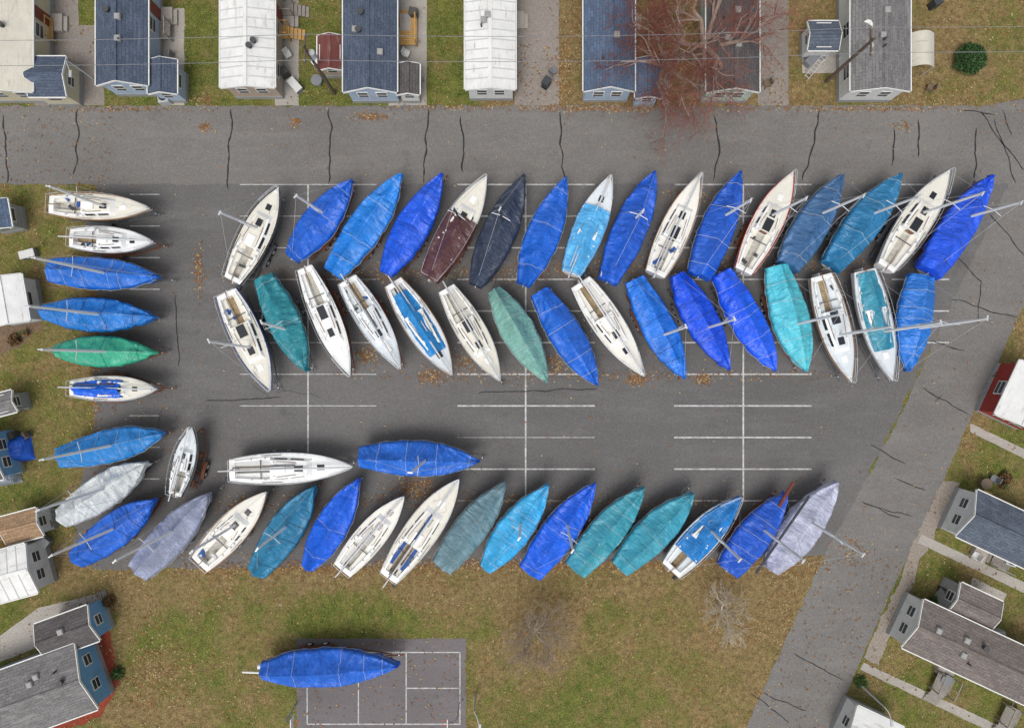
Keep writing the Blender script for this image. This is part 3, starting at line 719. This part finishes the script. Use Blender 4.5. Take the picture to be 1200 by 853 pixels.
# ------------------------------------------------------------ bare trees
def tree(name,px,py,h,spread,rgb,seed,depth=6,r0=.22,rmin=.016,lf=.33,nb0=(2,3),ns=6,rgb2=None):
    rng=random.Random(seed); x,y=W(px,py); e=empty(name,x,y); mb=MB()
    def br(p,d,l,r,k):
        pts=[p]; rs=[r]; dd=d.copy()
        for i in range(3):
            dd=(dd+Vector((rng.gauss(0,.14),rng.gauss(0,.14),rng.gauss(0,.10)+.02))).normalized()
            pts.append(pts[-1]+dd*l/3); rs.append(max(rmin*.7,r*(1-.13*(i+1))))
        mb.tube([tuple(q) for q in pts],rs,0 if k<4 else 1,6 if k<2 else (4 if k<4 else 3),cap=False)
        if k>=depth: return
        nb=rng.choice(nb0)
        for b in range(nb+1):
            base=pts[-1] if b<nb-1 else pts[rng.choice([1,2])]
            ax=Vector((rng.gauss(0,1),rng.gauss(0,1),rng.gauss(0,.35))).normalized()
            nd=(dd+ax*(.7*spread)).normalized(); 
            br(base,nd,l*rng.uniform(.64,.84),max(rs[-1]*.80,rmin),k+1)
    mb.tube([(0,0,-.1),(0,0,.3),(0.05,0,h*.28)],[r0*1.4,r0,r0*.85],0,10,cap=False)
    for i in range(ns):
        an=i*6.28/ns+rng.uniform(-.3,.3); br(Vector((.05,0,h*.28-rng.uniform(0,.3))),Vector((math.cos(an)*spread,math.sin(an)*spread,.85)).normalized(),h*lf,r0*.65,1)
    mb.obj("trunk_and_branches",[mat(name+"_bark",rgb,.9,.2,3),mat(name+"_twigs",rgb2 or rgb,.9,.2,3)],e)
tree("bare_maple_tree",772,92,8.4,1.05,(152,132,120),3,6,.30,.012,.34,(2,2,2,3),6,(128,78,66))
tree("bare_maple_tree",816,70,8.8,1.1,(156,136,122),5,6,.32,.012,.34,(2,2,2,3),6,(130,80,66))
tree("bare_tree",625,732,5.2,1.0,(164,150,134),8,5,.14,.012,.28,(3,3,2),7,(150,134,116))
tree("bare_sapling",840,708,4.4,.95,(196,186,170),12,5,.10,.013,.28,(2,2,3),6,(186,174,156))

# ------------------------------------------------------------ leaves
mb=MB(); rl=random.Random(5)
def leaf(x,y,s=None):
    s=s or rl.uniform(.05,.12); a=rl.uniform(0,3.14); c,q=math.cos(a)*s,math.sin(a)*s; z=rl.uniform(.02,.06)
    mb.add([(x-c,y-q,z),(x+q*.6,y-c*.6,z+rl.uniform(0,.03)),(x+c,y+q,z),(x-q*.6,y+c*.6,z+rl.uniform(0,.03))],[(0,1,2,3)],rl.choice([0,0,1,2]))
def onasph(px,py):
    if 125<py<214: return True
    if 112<px and 214<=py<660 and px<1200-(py-340)*.45: return True
    if py>=648 and (px-(966-(py-650)*.45))>0 and (px-(1058-(py-650)*.42))<0: return True
    if 348<px<546 and py>748: return True
    return False
for i in range(95000):
    px=rl.uniform(-20,1220); py=rl.uniform(-10,863)
    b=brown(px,py)
    x,y=W(px,py)
    if onasph(px,py):
        if (py>640 or px<135 or 120<py<132) and rl.random()<.14: leaf(x,y)
        elif rl.random()<.016: leaf(x,y)
    elif rl.random()<(.10+.55*b)*max(0,min(1,.5+2.0*nz(x*.3,y*.3,2)+.9*nz(x*1.3,y*1.3,7))): leaf(x,y)
for (px,py,rx,ry,n) in [(233,318,5,22,150),(437,137,18,4,160),(490,572,22,14,360),(745,445,12,6,160),(805,232,22,10,220),(240,150,8,6,60),(345,145,6,5,50),(1060,148,12,6,50),(505,440,14,10,180),(430,415,14,12,160),(640,318,160,10,600),(840,310,200,12,700),(420,322,120,10,400),(700,440,240,8,450),(540,585,200,10,450),(300,590,80,10,200),(800,590,120,8,220),
   (825,445,10,6,120),(770,400,10,20,90),(120,240,6,20,80),(700,660,260,8,1500),(400,664,200,7,900),(1000,640,20,12,80),(710,50,40,50,350),(800,80,16,30,250),(660,90,8,30,250),(240,118,14,5,80),(150,128,60,3,150),(520,126,60,3,120),(700,128,90,3,400),(1000,128,120,3,300),(190,530,50,60,120),(180,790,40,50,500),(112,430,6,120,400),(545,425,12,12,120),(650,425,14,10,120)]:
    for k in range(n):
        leaf(*W(rl.gauss(px,rx*.6),rl.gauss(py,ry*.6)))
mb.obj("fallen_leaves",[mat("leaf_brown",(126,92,60),.9,.3,4,0),mat("leaf_orange",(154,106,62),.9,.3,4,0),mat("leaf_tan",(174,152,112),.9,.3,4,0)],smooth=False)

# ------------------------------------------------------------ poles, wires, small items
galv=mat("galvanised",(170,172,174),.5,.1,2,0); poleM=mat("pole_wood",(98,84,72),.9,.2,3)
wireM=mat("wire_grey",(128,128,130),.6,.1,2,0)
def pole(px,py,h,name="utility_pole",arm=True):
    x,y=W(px,py); e=empty(name,x,y); mb=MB(); mb.tube([(0,0,0),(0,0,h)],[.15,.10],0,8)
    if arm:
        mb.box((0,0,h-.5),(.12,2.0,.12),0)
        for s in(-.9,0,.9): mb.cyl((0,s,h-.35),.05,.18,1,8)
        mb.cyl((.3,0,h-1.4),.22,.7,1,12)
    mb.obj("pole",[poleM,galv],e)
P=[(-240,112,8.5),(392,110,8.5),(968,96,7.5),(1560,84,8.5)]
for p in P: pole(*p)
mb=MB()
for a,b in zip(P,P[1:]):
    A=W(a[0],a[1]);B_=W(b[0],b[1])
    for o in(-.9,.9):
        mb.tube([(A[0]+(B_[0]-A[0])*q,A[1]+(B_[1]-A[1])*q+o,(a[2]+(b[2]-a[2])*q)-.25-3.2*q*(1-q)*1.0) for q in np.linspace(0,1,24)],.02,0,4)
mb.obj("power_line",[wireM],smooth=False)
mb=MB(); A=W(1040,853+100); C=W(1215,560)
mb.tube([(A[0]+(C[0]-A[0])*q,A[1]+(C[1]-A[1])*q,7-1.6*q*(1-q)) for q in np.linspace(0,1,16)],.02,0,4); mb.obj("service_cable",[wireM],smooth=False)
def lamp(px,py,h):
    x,y=W(px,py); e=empty("street_lamp",x,y); mb=MB(); mb.tube([(0,0,0),(0,0,h)],[.09,.05],0,8); mb.tube([(0,0,h),(.2,-.3,h+.15),(.4,-.9,h+.15)],.035,0,6); mb.box((.45,-1.1,h+.13),(.22,.5,.1),0,-.0,ch=.03); mb.obj("lamp_column",[galv],e)
lamp(128,105,5.5); lamp(558,812,3.0); lamp(1006,800,4)
for px,s in((352,1),(534,-1)):
    x,y=W(px,824); e=empty("basketball_hoop",x,y,0 if s>0 else math.pi); mb=MB()
    mb.tube([(-.3,0,0),(-.3,0,2.6),(.3,0,3.1)],.06,0,8); mb.box((.35,0,3.2),(.05,1.1,.8),1)
    pts=[(.62+.23*math.cos(t),.23*math.sin(t),3.0) for t in np.linspace(0,6.28,14)]; mb.tube(pts,.02,2,5,cap=False)
    mb.obj("post_backboard_ring",[galv,trimW,mat("hoop_orange",(200,80,40))],e)
for px,py in((366,72),(1016,30)):
    x,y=W(px,py,3.2); e=empty("satellite_dish",x,y,.6); mb=MB(); mb.tube([(0,0,0),(0,0,3.0)],.04,0,6)
    n=14; vs=[(0,0,3.0)]+[(.12+.25*math.cos(k*6.283/n),.38*math.sin(k*6.283/n),3.15+.22*math.cos(k*6.283/n)) for k in range(n)]
    mb.add(vs,[(0,1+k,1+(k+1)%n) for k in range(n)],1); mb.tube([(0,0,3),(.1,0,3.6)],.015,0,4); mb.obj("dish",[galv,trimW],e)
binM=[mat("bin_%d"%i,c,.6,.1) for i,c in enumerate([(60,62,66),(78,76,72)])]
for i,(px,py) in enumerate([(196,118),(486,20),(640,100),(1178,654),(1104,690),(20,510),(1165,742),(336,88),(1092,8)]):
    x,y=W(px,py); e=empty("wheelie_bin" if i%3 else "air_conditioner_unit",x,y,random.uniform(0,3)); mb=MB()
    if i%3: mb.box((0,0,.45),(.55,.6,.9),0); mb.box((0,.02,.93),(.6,.68,.07),0,ch=.02); mb.cyl((0,.32,.08),.09,.5,1,10,'x')
    else: mb.box((0,0,.4),(.85,.85,.8),2,ch=.03); mb.cyl((0,0,.82),.32,.04,1,14)
    mb.obj("body",[binM[i%2],tyreM,galv],e)
potM=mat("terracotta",(150,96,72),.8,.15); leafp=mat("planter_leaf",(70,90,44),.8,.3); plast=[mat("plastic_white",(204,204,200),.5,.06),mat("plastic_brown",(112,96,80),.5,.1),mat("plastic_grey",(120,122,126),.5,.1)]
rc=random.Random(78)
spots=[(56,72),(80,110),(202,66),(204,98),(340,66),(346,100),(372,100),(476,66),(492,96),(650,84),(780,106),(896,100),(950,72),(984,68),(1084,108),
 (1160,444),(1140,650),(1108,704),(1104,790),(1184,746),(40,300),(30,392),(30,480),(36,512),(60,610),(52,630),(120,700),(1150,566),(1172,572),(1160,562)]
for i,(px,py) in enumerate(spots):
    x,y=W(px+rc.uniform(-3,3),py+rc.uniform(-3,3)); t=rc.choice(['chair','planter','box','table','boards','chair','planter']); mb=MB(); r=rc.uniform(0,6.28)
    if t=='chair':
        e=empty("garden_chair",x,y,r); mb.box((0,0,.42),(.5,.5,.05),0); mb.box((-.25,0,.7),(.05,.5,.6),0)
        for a in(-.22,.22):
            for b in(-.22,.22): mb.box((a,b,.2),(.05,.05,.4),0)
            mb.box((0,a*1.15,.6),(.5,.05,.04),0)
        ms=[rc.choice(plast)]
    elif t=='planter':
        e=empty("plant_pot",x,y,r); mb.cyl((0,0,.2),.16,.4,0,12,'z',.24)
        for k in range(60):
            c=Vector((rc.gauss(0,.15),rc.gauss(0,.15),.45+rc.uniform(0,.3))); a=Vector((rc.gauss(0,1),rc.gauss(0,1),rc.gauss(0,1))).normalized()*.09; b=Vector((a.y,-a.x,.03))
            mb.add([tuple(c-a),tuple(c+b*.5),tuple(c+a),tuple(c-b*.5)],[(0,1,2,3)],1)
        ms=[potM,leafp]
    elif t=='box':
        e=empty("storage_box",x,y,r); mb.box((0,0,.3),(1.2,.6,.6),0); mb.box((0,0,.63),(1.26,.66,.07),1,ch=.03); mb.box((0,-.34,.5),(.15,.04,.1),1); ms=[plast[2],rc.choice(plast)]
    elif t=='table':
        e=empty("garden_table",x,y,r); mb.cyl((0,0,.72),.45,.05,0,18); mb.cyl((0,0,.36),.04,.7,0,8); mb.cyl((0,0,.04),.25,.05,0,12); ms=[rc.choice(plast)]
    else:
        e=empty("timber_stack",x,y,r)
        for k in range(5): mb.box((rc.uniform(-.1,.1),-.3+.15*k,.06+.06*(k%2)),(rc.uniform(1.0,1.6),.13,.05),0,rc.uniform(-.08,.08))
        ms=[wood2]
    mb.obj(t+"_parts",ms,e,smooth=False)
for px,py,c,w_,h_ in((10,528,'blue',2.6,2.2),(2,560,'steel',1.8,1.4)):
    x,y=W(px,py,1.0); mb=MB(); n=20
    vs=[(w_*(i/n-.5),h_*(j/n-.5),1.2*(1-(2*i/n-1)**4)*(1-(2*j/n-1)**4)+.12*nz(i*.4,j*.4,px)+.01) for j in range(n+1) for i in range(n+1)]
    mb.add(vs,[(j*(n+1)+i,j*(n+1)+i+1,(j+1)*(n+1)+i+1,(j+1)*(n+1)+i) for j in range(n) for i in range(n)],0)
    mb.obj("tarp_covered_woodpile",[tarp_mat("tarp_heap",COL[c])],loc=(x,y,0),rz=.2,ang=80)
x,y=W(956,78,.5); mb=MB()
for s in(-.2,.2): mb.tube([(-1.1,s,.3),(1.1,s,.9)],.03,0,4)
for i in range(8): mb.tube([(-1+i*.28,-.2,.32+i*.075),(-1+i*.28,.2,.32+i*.075)],.018,0,4)
mb.obj("ladder",[alumM],loc=(x,y,0),rz=.9)

# ------------------------------------------------------------ light, world, camera
el,az=math.radians(66),math.radians(200)
wd=bpy.data.worlds.new("World"); scn.world=wd; wd.use_nodes=True; nt=wd.node_tree
sky=nt.nodes.new("ShaderNodeTexSky"); sky.sky_type='NISHITA'; sky.sun_disc=False; sky.sun_elevation=el; sky.sun_rotation=az
sky.dust_density=4; sky.air_density=1.0
hs=nt.nodes.new("ShaderNodeHueSaturation"); hs.inputs['Saturation'].default_value=.25
bg=nt.nodes["Background"]; nt.links.new(sky.outputs[0],hs.inputs['Color']); nt.links.new(hs.outputs[0],bg.inputs[0]); bg.inputs[1].default_value=.15
sl=bpy.data.lights.new("Sun",'SUN'); sl.energy=1.4; sl.angle=math.radians(28); sl.color=(1,.97,.93)
so=bpy.data.objects.new("Sun",sl); scn.collection.objects.link(so)
dirv=Vector((math.sin(az)*math.cos(el),math.cos(az)*math.cos(el),math.sin(el)))
so.rotation_euler=dirv.to_track_quat('Z','Y').to_euler(); so.location=dirv*80
scn.view_settings.view_transform='Standard'; scn.view_settings.look='None'; scn.view_settings.exposure=0
cam=bpy.data.cameras.new("Camera"); cam.sensor_width=36; cam.lens=24; cam.clip_end=2000
co=bpy.data.objects.new("Camera",cam); co.location=(0,0,H); scn.collection.objects.link(co); scn.camera=co
